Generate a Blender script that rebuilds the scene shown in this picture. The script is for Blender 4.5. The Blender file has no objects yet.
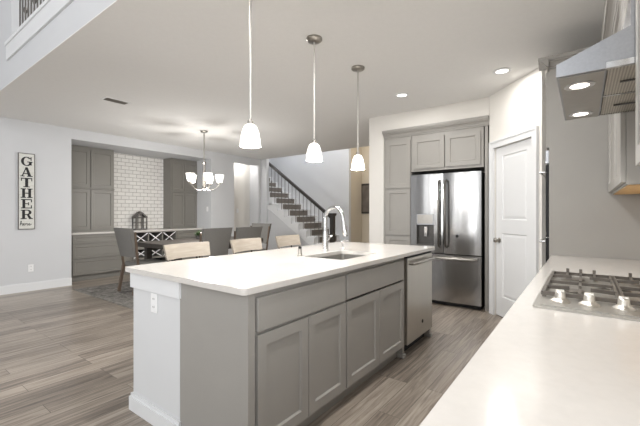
import bpy, bmesh, math, random
from mathutils import Vector, Matrix
random.seed(7)
S = bpy.context.scene
COL = S.collection
PI = math.pi
R = math.radians

# ------------------------------------------------------------------ camera, world, light, exposure
cd = bpy.data.cameras.new('camera')
cam = bpy.data.objects.new('camera', cd); COL.objects.link(cam)
cd.sensor_width = 36; cd.lens = 36*355.5/640
cd.clip_start = 0.02
cam.location = (0, 0, 1.256)
cam.rotation_euler = (R(90), 0, R(36.6)-R(90))
cd.shift_y = 0.0006
S.camera = cam
S.view_settings.view_transform = 'Standard'
S.view_settings.look = 'None'
S.view_settings.exposure = 0.07
S.view_settings.gamma = 1
S.view_settings.use_curve_mapping = False

w = bpy.data.worlds.new('world'); S.world = w; w.use_nodes = True
bg = w.node_tree.nodes['Background']
bg.inputs[0].default_value = (0.95, 0.975, 1.0, 1); bg.inputs[1].default_value = 1.2

WINS = [(-3.3, -1.7), (1.0, 2.4), (3.65, 4.15), (4.9, 5.4)]  # window spans in the unseen wall, set for streaks reflected in the refrigerator
def area(name, loc, rot, sx, sy, power, col=(1, 1, 1), spread=180):
    l = bpy.data.lights.new(name, 'AREA'); l.shape = 'RECTANGLE'; l.size = sx; l.size_y = sy
    l.energy = power; l.color = col; l.spread = R(spread)
    o = bpy.data.objects.new(name, l); COL.objects.link(o); o.location = loc; o.rotation_euler = rot
    return o
# daylight panels in the unseen great-room windows behind the camera
for y0, y1 in WINS:
    area('great_room_window_light', (-4.68, (y0+y1)/2, 2.65), (R(90), 0, R(-90)), y1-y0, 4.3, 42*(y1-y0), (0.97, 0.985, 1.0))
area('side_fill_light', (-2.1, -3.68, 2.5), (R(90), 0, 0), 3.2, 4.0, 235, (0.97, 0.985, 1.0))  # unseen side light added to brighten the island front and dining wall
def point(name, loc, power, col=(1, .975, .94), rad=.05):
    l = bpy.data.lights.new(name, 'POINT'); l.energy = power; l.color = col; l.shadow_soft_size = rad
    o = bpy.data.objects.new(name, l); COL.objects.link(o); o.location = loc
    return o
def spot(name, loc, power, col=(1, .94, .86), ang=130, rad=.06):
    l = bpy.data.lights.new(name, 'SPOT'); l.energy = power; l.color = col; l.shadow_soft_size = rad
    l.spot_size = R(ang); l.spot_blend = 1.0
    o = bpy.data.objects.new(name, l); COL.objects.link(o); o.location = loc
    return o
def disk_light(name, loc, power, col=(1, .975, .94)):
    l = bpy.data.lights.new(name, 'AREA'); l.shape = 'DISK'; l.size = .12; l.energy = power; l.color = col
    o = bpy.data.objects.new(name, l); COL.objects.link(o); o.location = loc
    return o

# ------------------------------------------------------------------ materials
def lin(c):
    return tuple((x/255/12.92 if x/255 <= .04045 else ((x/255+.055)/1.055)**2.4) for x in c)
def mat(name, rgb, rough=.5, metal=0., spec=.5, emit=None, estr=0, coat=0.):
    m = bpy.data.materials.new(name); m.use_nodes = True
    b = m.node_tree.nodes['Principled BSDF']
    b.inputs['Base Color'].default_value = (*lin(rgb), 1)
    b.inputs['Roughness'].default_value = rough; b.inputs['Metallic'].default_value = metal
    b.inputs['Specular IOR Level'].default_value = spec
    b.inputs['Coat Weight'].default_value = coat
    if emit:
        b.inputs['Emission Color'].default_value = (*emit, 1); b.inputs['Emission Strength'].default_value = estr
    return m
def nodes(m): return m.node_tree.nodes, m.node_tree.links, m.node_tree.nodes['Principled BSDF']
def noisy(m, rgb2, scale=(8, 8, 8), amt=.5, detail=4, bump=0., bscale=None, coord='Object'):
    """mix the base colour with a second one through a noise; optional bump"""
    n, l, b = nodes(m)
    tc = n.new('ShaderNodeTexCoord'); mp = n.new('ShaderNodeMapping'); mp.inputs['Scale'].default_value = scale
    l.new(tc.outputs[coord], mp.inputs[0])
    nz = n.new('ShaderNodeTexNoise'); nz.inputs['Scale'].default_value = 1; nz.inputs['Detail'].default_value = detail
    l.new(mp.outputs[0], nz.inputs['Vector'])
    rp = n.new('ShaderNodeValToRGB')
    rp.color_ramp.elements[0].position = .5-amt/2; rp.color_ramp.elements[1].position = .5+amt/2
    rp.color_ramp.elements[0].color = b.inputs['Base Color'].default_value
    rp.color_ramp.elements[1].color = (*lin(rgb2), 1)
    l.new(nz.outputs[0], rp.inputs[0]); l.new(rp.outputs[0], b.inputs['Base Color'])
    if bump:
        bp = n.new('ShaderNodeBump'); bp.inputs['Strength'].default_value = bump; bp.inputs['Distance'].default_value = .01
        src = nz
        if bscale:
            mp2 = n.new('ShaderNodeMapping'); mp2.inputs['Scale'].default_value = bscale
            l.new(tc.outputs[coord], mp2.inputs[0])
            src = n.new('ShaderNodeTexNoise'); src.inputs['Scale'].default_value = 1
            l.new(mp2.outputs[0], src.inputs['Vector'])
        l.new(src.outputs[0], bp.inputs['Height']); l.new(bp.outputs[0], b.inputs['Normal'])
    return m

M = {}
M['wall'] = noisy(mat('wall_paint', (207, 208, 210), .85, spec=.2), (210, 211, 213), (3, 3, 3), .6)
M['wall_warm'] = noisy(mat('warm_white_paint', (226, 223, 217), .85, spec=.2), (228, 225, 220), (3, 3, 3), .6)
M['beige'] = noisy(mat('beige_paint', (205, 196, 180), .85, spec=.2), (208, 199, 184), (3, 3, 3), .6)
M['ceiling'] = noisy(mat('ceiling_paint', (231, 230, 228), .9, spec=.1), (234, 233, 231), (30, 30, 30), .6, bump=.05)
M['trim'] = noisy(mat('white_trim', (224, 225, 226), .45), (227, 228, 229), (3, 3, 3), .6)
M['island_white'] = noisy(mat('island_white_paint', (212, 213, 214), .7, spec=.2), (215, 216, 217), (3, 3, 3), .6)
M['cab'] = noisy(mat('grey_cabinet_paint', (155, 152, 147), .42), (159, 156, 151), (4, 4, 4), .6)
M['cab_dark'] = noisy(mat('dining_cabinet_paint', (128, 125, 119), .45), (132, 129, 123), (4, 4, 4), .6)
M['quartz'] = noisy(mat('white_quartz', (211, 207, 202), .16, coat=.1), (207, 203, 198), (40, 40, 40), .4)
M['dark'] = noisy(mat('flat_black', (22, 22, 23), .6), (28, 28, 29), (20, 20, 20), .6)  # plain near-black for tubs, badges, slots and openings
M['chrome'] = noisy(mat('chrome', (225, 225, 225), .12, 1.), (215, 215, 215), (10, 10, 10), .6)
M['nickel'] = noisy(mat('brushed_nickel', (178, 174, 168), .3, 1.), (168, 164, 158), (30, 30, 30), .6)
M['steel_tray'] = noisy(mat('satin_steel_tray', (186, 183, 177), .36, .75), (176, 173, 167), (4, 60, 60), .6)
M['knob'] = noisy(mat('satin_steel_knob', (222, 218, 210), .30, .85), (214, 210, 202), (20, 20, 20), .6)
M['grate'] = noisy(mat('grey_enamelled_iron', (104, 99, 93), .36, .4), (118, 112, 105), (30, 30, 30), .6)
M['recess'] = noisy(mat('dark_satin_recess', (96, 94, 92), .35, .7), (84, 82, 80), (20, 20, 20), .5)
M['fridge_handle'] = noisy(mat('steel_handle_dark_reflection', (120, 117, 113), .3, 1.), (110, 107, 103), (30, 30, 30), .6)  # dark reflections of the steel handles put into the base colour
M['sink'] = noisy(mat('satin_sink_steel', (176, 174, 170), .32, .8), (166, 164, 160), (4, 60, 60), .6)
M['rod'] = noisy(mat('pale_satin_nickel', (196, 193, 188), .4, .7), (188, 185, 180), (30, 30, 30), .6)
def brushed(name, rgb, rough, sc, bump=.02):
    m = noisy(mat(name, rgb, rough, 1.), tuple(c-12 for c in rgb), sc, .7, 3, bump, sc)
    return m
M['steel_v'] = noisy(mat('stainless_steel_doors', (184, 183, 182), .17, 1.), (174, 173, 172), (220, 220, 2.), .7, 3, .22, (7, 7, .9))
M['steel_h'] = brushed('stainless_steel_hood', (176, 177, 180), .3, (3, 120, 120))
M['steel_dw'] = brushed('stainless_steel_dishwasher', (196, 192, 184), .3, (160, 160, 2))
M['glass_dark'] = noisy(mat('black_glass', (18, 18, 20), .08), (22, 22, 24), (10, 10, 10), .6)
M['wood_pale'] = noisy(mat('pale_washed_wood', (156, 146, 133), .5), (174, 164, 151), (4, 40, 60), .5, 6)
M['wood_dark'] = noisy(mat('dark_walnut_wood', (58, 53, 49), .5), (76, 70, 65), (5, 60, 60), .5, 6)
M['wood_leg'] = noisy(mat('brown_chair_wood', (92, 78, 66), .5), (112, 96, 82), (60, 60, 6), .5, 6)
M['maple'] = noisy(mat('raw_maple_underside', (205, 160, 98), .5), (214, 172, 112), (4, 60, 60), .5, 5)
M['fabric'] = noisy(mat('grey_upholstery', (118, 116, 113), .9, spec=.15), (132, 130, 126), (90, 90, 90), .6, 4, .3)
M['carpet'] = noisy(mat('dark_grey_stair_carpet', (96, 91, 87), 1., spec=.05), (146, 140, 134), (70, 70, 70), .5, 6, .8)
M['rail'] = noisy(mat('dark_stained_rail', (46, 43, 41), .35), (58, 54, 50), (8, 60, 8), .5)
M['iron'] = noisy(mat('dark_iron_baluster', (96, 93, 90), .35, .6), (108, 104, 101), (20, 20, 20), .5)
M['black_metal'] = noisy(mat('black_stool_metal', (44, 42, 41), .45, .6), (54, 52, 50), (20, 20, 20), .5)
M['leaf'] = noisy(mat('dark_green_leaf', (52, 70, 42), .55), (74, 96, 58), (40, 40, 40), .5)
M['pot'] = noisy(mat('dark_grey_pot', (74, 72, 70), .6), (84, 82, 80), (20, 20, 20), .5)
M['lantern'] = noisy(mat('weathered_grey_lantern', (84, 80, 78), .6), (112, 108, 104), (40, 40, 6), .5)
M['ink'] = noisy(mat('black_sign_paint', (34, 34, 36), .7), (44, 44, 46), (40, 40, 40), .5)
M['sign'] = noisy(mat('distressed_white_board', (224, 224, 219), .7), (208, 207, 200), (14, 14, 60), .4, 6)
M['plate'] = noisy(mat('white_switch_plastic', (238, 238, 238), .4), (240, 240, 240), (9, 9, 9), .5)
M['picture'] = noisy(mat('dark_picture_canvas', (88, 82, 76), .6), (120, 112, 104), (7, 7, 5), .5)
M['opal'] = mat('lit_opal_glass', (255, 250, 240), .3, emit=(1, .97, .92), estr=1.5)
M['led'] = mat('lit_led_lens', (255, 250, 240), .3, emit=(1, .96, .90), estr=2.2)

# wood plank floor
def floor_mat():
    m = mat('grey_oak_planks', (150, 140, 130), .32)
    n, l, b = nodes(m)
    tc = n.new('ShaderNodeTexCoord')
    br = n.new('ShaderNodeTexBrick')
    br.inputs['Scale'].default_value = 1; br.inputs['Brick Width'].default_value = 1.25; br.inputs['Row Height'].default_value = .15
    br.inputs['Mortar Size'].default_value = .0016; br.inputs['Mortar Smooth'].default_value = .2; br.offset = .37; br.offset_frequency = 3
    br.inputs['Color1'].default_value = (0, 0, 0, 1); br.inputs['Color2'].default_value = (1, 1, 1, 1); br.inputs['Mortar'].default_value = (.5, .5, .5, 1)
    l.new(tc.outputs['Object'], br.inputs['Vector'])
    # per-plank shift of the grain
    cx = n.new('ShaderNodeVectorMath'); cx.operation = 'MULTIPLY_ADD'
    cx.inputs[1].default_value = (7.3, 3.1, 5.7)
    l.new(br.outputs['Color'], cx.inputs[0]); l.new(tc.outputs['Object'], cx.inputs[2])
    mp = n.new('ShaderNodeMapping'); mp.inputs['Scale'].default_value = (1.6, 34, 6); l.new(cx.outputs[0], mp.inputs[0])
    nz = n.new('ShaderNodeTexNoise'); nz.inputs['Scale'].default_value = 1; nz.inputs['Detail'].default_value = 8; nz.inputs['Roughness'].default_value = .62; nz.inputs['Distortion'].default_value = 1.1
    l.new(mp.outputs[0], nz.inputs['Vector'])
    ad = n.new('ShaderNodeMath'); ad.operation = 'MULTIPLY_ADD'; ad.inputs[1].default_value = .22
    l.new(br.outputs['Color'], ad.inputs[0]); l.new(nz.outputs[0], ad.inputs[2])
    rp = n.new('ShaderNodeValToRGB'); e = rp.color_ramp.elements
    e[0].position = .36; e[0].color = (*lin((90, 83, 77)), 1)
    e[1].position = .95; e[1].color = (*lin((196, 187, 177)), 1)
    k = e.new(.55); k.color = (*lin((138, 127, 116)), 1)
    k = e.new(.72); k.color = (*lin((168, 157, 145)), 1)
    l.new(ad.outputs[0], rp.inputs[0])
    mx = n.new('ShaderNodeMix'); mx.data_type = 'RGBA'
    l.new(br.outputs['Fac'], mx.inputs['Factor']); l.new(rp.outputs[0], mx.inputs['A']); mx.inputs['B'].default_value = (*lin((84, 77, 70)), 1)
    l.new(mx.outputs['Result'], b.inputs['Base Color'])
    bp = n.new('ShaderNodeBump'); bp.inputs['Strength'].default_value = .12; bp.inputs['Distance'].default_value = .003
    l.new(nz.outputs[0], bp.inputs['Height']); l.new(bp.outputs[0], b.inputs['Normal'])
    return m
M['floor'] = floor_mat()

def tile_mat():
    m = mat('white_subway_tile', (228, 226, 222), .12)
    n, l, b = nodes(m)
    tc = n.new('ShaderNodeTexCoord'); sp = n.new('ShaderNodeSeparateXYZ'); cb = n.new('ShaderNodeCombineXYZ')
    l.new(tc.outputs['Object'], sp.inputs[0]); l.new(sp.outputs[0], cb.inputs[0]); l.new(sp.outputs[2], cb.inputs[1])
    br = n.new('ShaderNodeTexBrick'); br.inputs['Scale'].default_value = 1
    br.inputs['Brick Width'].default_value = .165; br.inputs['Row Height'].default_value = .082
    br.inputs['Mortar Size'].default_value = .005; br.inputs['Mortar Smooth'].default_value = .3
    br.inputs['Color1'].default_value = (*lin((240, 238, 234)), 1); br.inputs['Color2'].default_value = (*lin((232, 230, 226)), 1)
    br.inputs['Mortar'].default_value = (*lin((160, 156, 150)), 1)
    l.new(cb.outputs[0], br.inputs['Vector']); l.new(br.outputs['Color'], b.inputs['Base Color'])
    bp = n.new('ShaderNodeBump'); bp.inputs['Strength'].default_value = .3; bp.inputs['Distance'].default_value = .004; bp.invert = True
    l.new(br.outputs['Fac'], bp.inputs['Height']); l.new(bp.outputs[0], b.inputs['Normal'])
    return m
M['tile'] = tile_mat()

def rug_mat():
    m = mat('mottled_grey_rug', (128, 124, 119), 1., spec=.05)
    n, l, b = nodes(m)
    tc = n.new('ShaderNodeTexCoord')
    n1 = n.new('ShaderNodeTexNoise'); n1.inputs['Scale'].default_value = 9; n1.inputs['Detail'].default_value = 8; n1.inputs['Distortion'].default_value = 1.6
    l.new(tc.outputs['Object'], n1.inputs['Vector'])
    n2 = n.new('ShaderNodeTexNoise'); n2.inputs['Scale'].default_value = 110; l.new(tc.outputs['Object'], n2.inputs['Vector'])
    ad = n.new('ShaderNodeMath'); ad.operation = 'MULTIPLY_ADD'; ad.inputs[1].default_value = .3
    l.new(n2.outputs[0], ad.inputs[0]); l.new(n1.outputs[0], ad.inputs[2])
    rp = n.new('ShaderNodeValToRGB'); e = rp.color_ramp.elements
    e[0].position = .45; e[0].color = (*lin((100, 97, 94)), 1); e[1].position = .85; e[1].color = (*lin((170, 166, 160)), 1)
    l.new(ad.outputs[0], rp.inputs[0]); l.new(rp.outputs[0], b.inputs['Base Color'])
    bp = n.new('ShaderNodeBump'); bp.inputs['Strength'].default_value = .5; bp.inputs['Distance'].default_value = .005
    l.new(n2.outputs[0], bp.inputs['Height']); l.new(bp.outputs[0], b.inputs['Normal'])
    return m
M['rug'] = rug_mat()

def filter_mat():
    m = mat('metal_mesh_filter', (176, 170, 158), .4, .8)
    n, l, b = nodes(m)
    tc = n.new('ShaderNodeTexCoord')
    wv = n.new('ShaderNodeTexWave'); wv.inputs['Scale'].default_value = 34; wv.bands_direction = 'Y'
    l.new(tc.outputs['Object'], wv.inputs['Vector'])
    wx = n.new('ShaderNodeTexWave'); wx.inputs['Scale'].default_value = 34; wx.bands_direction = 'X'
    l.new(tc.outputs['Object'], wx.inputs['Vector'])
    mu = n.new('ShaderNodeMath'); mu.operation = 'MULTIPLY'; l.new(wv.outputs['Fac'], mu.inputs[0]); l.new(wx.outputs['Fac'], mu.inputs[1])
    rp = n.new('ShaderNodeValToRGB'); rp.color_ramp.elements[0].color = (*lin((150, 144, 134)), 1); rp.color_ramp.elements[1].color = (*lin((226, 220, 208)), 1)
    l.new(mu.outputs[0], rp.inputs[0]); l.new(rp.outputs[0], b.inputs['Base Color'])
    return m
M['filter'] = filter_mat()

# ------------------------------------------------------------------ mesh helpers
class MB:
    """collects shapes into ONE mesh object"""
    def __init__(s): s.bm = bmesh.new()
    def box(s, x0, x1, y0, y1, z0, z1, bev=0., seg=2):
        r = bmesh.ops.create_cube(s.bm, size=1)
        vs = r['verts']
        bmesh.ops.scale(s.bm, vec=(x1-x0, y1-y0, z1-z0), verts=vs)
        bmesh.ops.translate(s.bm, vec=((x0+x1)/2, (y0+y1)/2, (z0+z1)/2), verts=vs)
        if bev:
            es = list({e for v in vs for e in v.link_edges})
            bmesh.ops.bevel(s.bm, geom=es, offset=bev, segments=seg, affect='EDGES', profile=.5)
        return s
    def beam(s, a, b, wd, ht, up=(0, 0, 1)):
        """square bar from a to b"""
        a, b = Vector(a), Vector(b); d = b-a; L = d.length; d.normalize()
        u = Vector(up)
        if abs(u.dot(d)) > .98: u = Vector((1, 0, 0))
        sx = d.cross(u).normalized(); sz = sx.cross(d).normalized()
        vs = []
        for p in (a, b):
            for i, j in ((-1, -1), (1, -1), (1, 1), (-1, 1)):
                vs.append(s.bm.verts.new(p+sx*(i*wd/2)+sz*(j*ht/2)))
        for q in ((3, 2, 1, 0), (4, 5, 6, 7), (0, 1, 5, 4), (1, 2, 6, 5), (2, 3, 7, 6), (3, 0, 4, 7)):
            s.bm.faces.new([vs[k] for k in q])
        return s
    def tube(s, pts, r, n=10, cap=True):
        pts = [Vector(p) for p in pts]; m = len(pts)
        rs = r if isinstance(r, (list, tuple)) else [r]*m
        rings = []; ref = None
        for i, p in enumerate(pts):
            t = (pts[min(i+1, m-1)]-pts[max(i-1, 0)]).normalized()
            if ref is None:
                ref = Vector((0, 0, 1)) if abs(t.z) < .9 else Vector((1, 0, 0))
            u = (ref - t*ref.dot(t)).normalized(); v = t.cross(u); ref = u
            rings.append([s.bm.verts.new(p+(u*math.cos(2*PI*k/n)+v*math.sin(2*PI*k/n))*rs[i]) for k in range(n)])
        for i in range(m-1):
            for k in range(n):
                s.bm.faces.new([rings[i][k], rings[i][(k+1) % n], rings[i+1][(k+1) % n], rings[i+1][k]])
        if cap:
            s.bm.faces.new(rings[0][::-1]); s.bm.faces.new(rings[-1])
        return s
    def lathe(s, prof, c=(0, 0, 0), n=24, axis='z', cap=True):
        c = Vector(c); rings = []
        for r, h in prof:
            ring = []
            for k in range(n):
                a = 2*PI*k/n
                if axis == 'z': p = Vector((r*math.cos(a), r*math.sin(a), h))
                elif axis == 'y': p = Vector((r*math.cos(a), h, r*math.sin(a)))
                else: p = Vector((h, r*math.cos(a), r*math.sin(a)))
                ring.append(s.bm.verts.new(c+p))
            rings.append(ring)
        for i in range(len(rings)-1):
            for k in range(n):
                s.bm.faces.new([rings[i][k], rings[i][(k+1) % n], rings[i+1][(k+1) % n], rings[i+1][k]])
        if cap:
            s.bm.faces.new(rings[0][::-1]); s.bm.faces.new(rings[-1])
        return s
    def prism(s, poly, a, b, axis='z', holes=()):
        """extrude a 2-D outline from a to b along an axis"""
        def P(u, v, h):
            return {'z': (u, v, h), 'x': (h, u, v), 'y': (u, h, v)}[axis]
        if not holes:
            A = [s.bm.verts.new(P(u, v, a)) for u, v in poly]; B = [s.bm.verts.new(P(u, v, b)) for u, v in poly]
            n = len(poly)
            s.bm.faces.new(A[::-1]); s.bm.faces.new(B)
            for k in range(n): s.bm.faces.new([A[k], A[(k+1) % n], B[(k+1) % n], B[k]])
        else:
            loops = [poly]+list(holes)
            for h in (a, b):
                es = []
                for lp in loops:
                    vs = [s.bm.verts.new(P(u, v, h)) for u, v in lp]
                    es += [s.bm.edges.new((vs[k], vs[(k+1) % len(vs)])) for k in range(len(vs))]
                bmesh.ops.triangle_fill(s.bm, use_beauty=True, edges=es)
            for lp in loops:
                A = [s.bm.verts.new(P(u, v, a)) for u, v in lp]; B = [s.bm.verts.new(P(u, v, b)) for u, v in lp]
                for k in range(len(lp)): s.bm.faces.new([A[k], A[(k+1) % len(lp)], B[(k+1) % len(lp)], B[k]])
            bmesh.ops.remove_doubles(s.bm, verts=s.bm.verts, dist=1e-5)
        return s
    def xform(s, mtx):
        bmesh.ops.transform(s.bm, matrix=mtx, verts=s.bm.verts); return s
    def build(s, name, material, parent=None, loc=(0, 0, 0), rotz=0, smooth=False, **tags):
        bmesh.ops.recalc_face_normals(s.bm, faces=s.bm.faces)
        me = bpy.data.meshes.new(name); s.bm.to_mesh(me); s.bm.free()
        me.materials.append(material)
        if smooth:
            for p in me.polygons: p.use_smooth = True
            me.set_sharp_from_angle(angle=R(35))
        o = bpy.data.objects.new(name, me); COL.objects.link(o)
        o.location = loc; o.rotation_euler = (0, 0, rotz)
        if parent: o.parent = parent
        for k, v in tags.items(): o[k] = v
        return o

def thing(name, label, cat, loc=(0, 0, 0), rotz=0, group=None):
    o = bpy.data.objects.new(name, None); COL.objects.link(o); o.empty_display_size = .1
    o.location = loc; o.rotation_euler = (0, 0, rotz); o['label'] = label; o['category'] = cat
    if group: o['group'] = group
    return o
def tag(o, label, cat, group=None):
    o['label'] = label; o['category'] = cat
    if group: o['group'] = group
    return o
def struct(mb, name, material, **k):
    o = mb.build(name, material, **k); o['kind'] = 'structure'; return o
def dup(root, loc, rotz, label, group=None):
    r = root.copy(); COL.objects.link(r); r.location = loc; r.rotation_euler = (0, 0, rotz); r['label'] = label
    if group: r['group'] = group
    for ch in list(root.children):
        c = ch.copy(); COL.objects.link(c); c.parent = r
        for g in list(ch.children):
            d = g.copy(); COL.objects.link(d); d.parent = c
    return r
def rrect(x0, x1, y0, y1, r, n=6):
    out = []
    for cx, cy, a0 in ((x1-r, y1-r, 0), (x0+r, y1-r, 90), (x0+r, y0+r, 180), (x1-r, y0+r, 270)):
        for k in range(n+1):
            a = R(a0+90*k/n); out.append((cx+r*math.cos(a), cy+r*math.sin(a)))
    return out

def panel_door(x0, x1, z0, z1, panels, th=.02, rec=.0125, y=0., raised=False):
    """door face toward -y, its front at y; panels = recessed rectangles (x0,x1,z0,z1) stacked vertically, all same x range"""
    m = MB(); px0, px1 = panels[0][0], panels[0][1]
    m.box(x0, px0, y, y+th, z0, z1); m.box(px1, x1, y, y+th, z0, z1)
    zs = z0
    for p in sorted(panels, key=lambda q: q[2]):
        m.box(px0, px1, y, y+th, zs, p[2]); zs = p[3]
        # sloped surround + field
        b = .006 if not raised else .012
        A = [(px0, p[2]), (px1, p[2]), (px1, p[3]), (px0, p[3])]
        B = [(px0+b, p[2]+b), (px1-b, p[2]+b), (px1-b, p[3]-b), (px0+b, p[3]-b)]
        Y = [y, y+rec]
        loops = [(A, y), (B, y+rec)]
        if raised:
            c = b+.03
            loops.append(([(px0+c, p[2]+c), (px1-c, p[2]+c), (px1-c, p[3]-c), (px0+c, p[3]-c)], y+rec*.35))
        vv = [[m.bm.verts.new((u, yy, v)) for u, v in lp] for lp, yy in loops]
        for i in range(len(vv)-1):
            for k in range(4): m.bm.faces.new([vv[i][k], vv[i][(k+1) % 4], vv[i+1][(k+1) % 4], vv[i+1][k]])
        m.bm.faces.new(vv[-1])
        back = [m.bm.verts.new((u, y+th, v)) for u, v in A]; m.bm.faces.new(back)
    m.box(px0, px1, y, y+th, zs, z1)
    return m
def shaker(x0, x1, z0, z1, fr=.058):
    return panel_door(x0, x1, z0, z1, [(x0+fr, x1-fr, z0+fr, z1-fr)])
def slab(x0, x1, z0, z1): return MB().box(x0, x1, 0, .02, z0, z1, .003, 1)

def cabinet(name, label, loc, rotz, wd, dp, z0, z1, fronts, m, toe=None, group=None, hollow=False, cat='cabinet'):
    """cabinet facing local -y, front faces at y=0; fronts = (kind,x0,x1,z0,z1)"""
    t = thing(name, label, cat, loc, rotz, group)
    c = MB(); f = .0215
    if toe:
        c.box(.0, wd, .075, dp, 0, toe)
        zb = toe
    else: zb = z0
    if hollow:
        c.box(0, .02, f, dp, zb, z1); c.box(wd-.02, wd, f, dp, zb, z1); c.box(.02, wd-.02, f, dp, zb, zb+.02)
        c.box(.02, wd-.02, dp-.02, dp, zb+.02, z1); c.box(.02, wd-.02, f, f+.02, z1-.2, z1); c.box(.02, wd-.02, f, f+.02, zb+.02, zb+.06)
    else: c.box(0, wd, f, dp, zb, z1)
    c.build('carcass', m, t)
    for k, x0, x1, a, b in fronts:
        if k == 'door': shaker(x0, x1, a, b).build('door', m, t)
        elif k == 'drawer': shaker(x0, x1, a, b, .045).build('drawer', m, t)
        else: slab(x0, x1, a, b).build('drawer', m, t)
    return t
def crown_prof(z0, z1, out):
    h = z1-z0
    return [(0, z0), (-out*.15, z0), (-out*.15, z0+h*.15), (-out*.28, z0+h*.17), (-out*.34, z0+h*.30), (-out*.50, z0+h*.45), (-out*.72, z0+h*.55), (-out*.72, z0+h*.64), (-out*.88, z0+h*.66), (-out*.95, z0+h*.80), (-out, z0+h*.82), (-out, z1), (0, z1)]

# ------------------------------------------------------------------ setting
CZ = 2.743
XW = 4.93          # fridge wall face
YL = 7.2           # dining wall face
XS = 6.95          # stair side plane
struct(MB().box(-5, 9.2, -3.8, 9.4, -.1, 0), 'floor', M['floor'])
# low ceiling over kitchen and dining (its left edge meets the loft wall)
struct(MB().box(1.2701, XS, -.62, 7.2, CZ, CZ+.25).box(1.149, 1.2701, -.62, 7.2, CZ, CZ+.009), 'ceiling', M['ceiling'])
# wall above the ceiling edge with the loft opening
struct(MB().box(1.149, 1.27, -.62, 3.0, CZ+.01, 5.5).box(1.149, 1.27, 3.0, 5.21, CZ+.01, 3.02).box(1.149, 1.27, 5.21, 7.2, CZ+.01, 5.5),
       'wall_loft', M['wall'])
struct(MB().box(1.13, 1.29, 3.0, 5.345, 3.021, 3.185).box(1.12, 1.30, 3.0, 5.36, 3.186, 3.225), 'trim_1', M['trim'])
struct(MB().box(1.28, 4.5, 2.6, 6.4, CZ+.26, CZ+.30), 'floor_loft', M['floor'])
struct(MB().box(3.6, 3.7, 2.6, 6.4, CZ+.31, 5.5), 'wall_loft_back', M['wall'])
struct(MB().box(1.28, 3.6, 6.3, 6.4, CZ+.31, 5.5), 'wall_loft_side', M['wall'])
struct(MB().box(-4.8, 3.7, -3.8, 7.4, 5.5, 5.6), 'ceiling_great_room', M['ceiling'])
gw = MB(); ys = [-3.8]+[v for p in WINS for v in p]+[7.2]
for k in range(0, len(ys), 2): gw.box(-4.75, -4.6, ys[k], ys[k+1], 0, 5.5)
for a_, b_ in WINS: gw.box(-4.75, -4.6, a_, b_, 0, .5).box(-4.75, -4.6, a_, b_, 4.8, 5.5)
struct(gw, 'wall_great_room', M['wall'])
struct(MB().box(-4.6, -3.7, -3.75, -3.6, 0, 5.5).box(-.5, .7, -3.75, -3.6, 0, 5.5).box(-3.7, -.5, -3.75, -3.6, 0, .5).box(-3.7, -.5, -3.75, -3.6, 4.5, 5.5), 'wall_great_room_side', M['wall'])
struct(MB().box(.60, .70, -3.6, -.621, 0, 5.5), 'wall_great_room_return', M['wall'])
struct(MB().box(.60, 1.148, -.62, -.5, 2.743, 5.5), 'wall_right_upper', M['wall'])
# dining wall, pierced by the buffet niche and the hall opening
NX0, NX1, NZ = 2.40, 5.30, 2.56
DX0, DX1, DZ = 6.0, 6.85, 2.57
lw = MB()
lw.box(-5, NX0, YL, 8.2, 0, 5.5).box(NX0, NX1, YL, 8.2, NZ, 2.99)
lw.box(NX0, NX1, 8.1, 8.2, 0, NZ)
lw.box(NX1, 5.46, YL, 8.2, 0, 2.99).box(5.46, DX0, YL, YL+.12, 0, 2.99).box(DX0, DX1, YL, YL+.12, DZ, 2.99).box(DX1, XS-.002, YL, YL+.3, 0, 2.99)
struct(lw, 'wall_left', M['wall'])
struct(MB().box(-5, NX0-.0, YL-.015, YL-.0005, 0, .12).box(-5, NX0, YL-.011, YL-.0005, .12, .135), 'baseboard_left', M['trim'])
struct(MB().box(NX1, DX0, YL-.015, YL-.0005, 0, .12).box(NX1, DX0, YL-.011, YL-.0005, .12, .135), 'baseboard_dining', M['trim'])
# hall behind the opening
struct(MB().box(6.25, XS-.001, 7.66, 7.76, 0, 2.7).box(6.25, 6.35, 7.76, 8.6, 0, 2.7).box(5.3, 6.35, 8.6, 8.7, 0, 2.7).box(5.3, 5.46, 8.2, 8.6, 0, 2.7), 'wall_hall', M['wall_warm'])
struct(MB().box(5.461, XS-.001, 7.501, 8.6, 2.7, 2.8), 'ceiling_hall', M['ceiling'])
# right wall, behind the range
struct(MB().box(.60, 5.6, -.62, -.49, 0, 2.742), 'wall_right', M['wall_warm'])
# fridge wall: stub, header, return
fw = MB()
fw.box(XW, 5.72, 2.455, 2.70, 0, CZ).box(XW, 5.72, .965, 2.455, 2.50, CZ).box(5.62, 5.72, .965, 2.455, 0, 2.50)
struct(fw, 'wall_back', M['wall_warm'])
struct(MB().box(XW-.014, XW-.0005, 2.455, 2.714, 0, .13).box(XW-.014, 5.72, 2.7005, 2.714, 0, .13), 'baseboard_back', M['trim'])
# pantry wall (diagonal), local x along the wall
A = Vector((4.905, .965)); Bp = Vector((4.2, .34)); ROTP = math.atan2(Bp.y-A.y, Bp.x-A.x); LP = (Bp-A).length
D0, D1, DH = .115, .812, 2.06
pw = MB()
pw.box(0, D0, 0, .12, 0, CZ-.001).box(D1, LP, 0, .12, 0, CZ-.001).box(D0, D1, 0, .12, DH, CZ-.001)
struct(pw, 'wall_pantry', M['wall_warm'], loc=(A.x, A.y, 0), rotz=ROTP)
struct(MB().box(4.905, 5.72, .86, .964, 0, CZ-.001), 'wall_pantry_return', M['wall_warm'])
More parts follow.
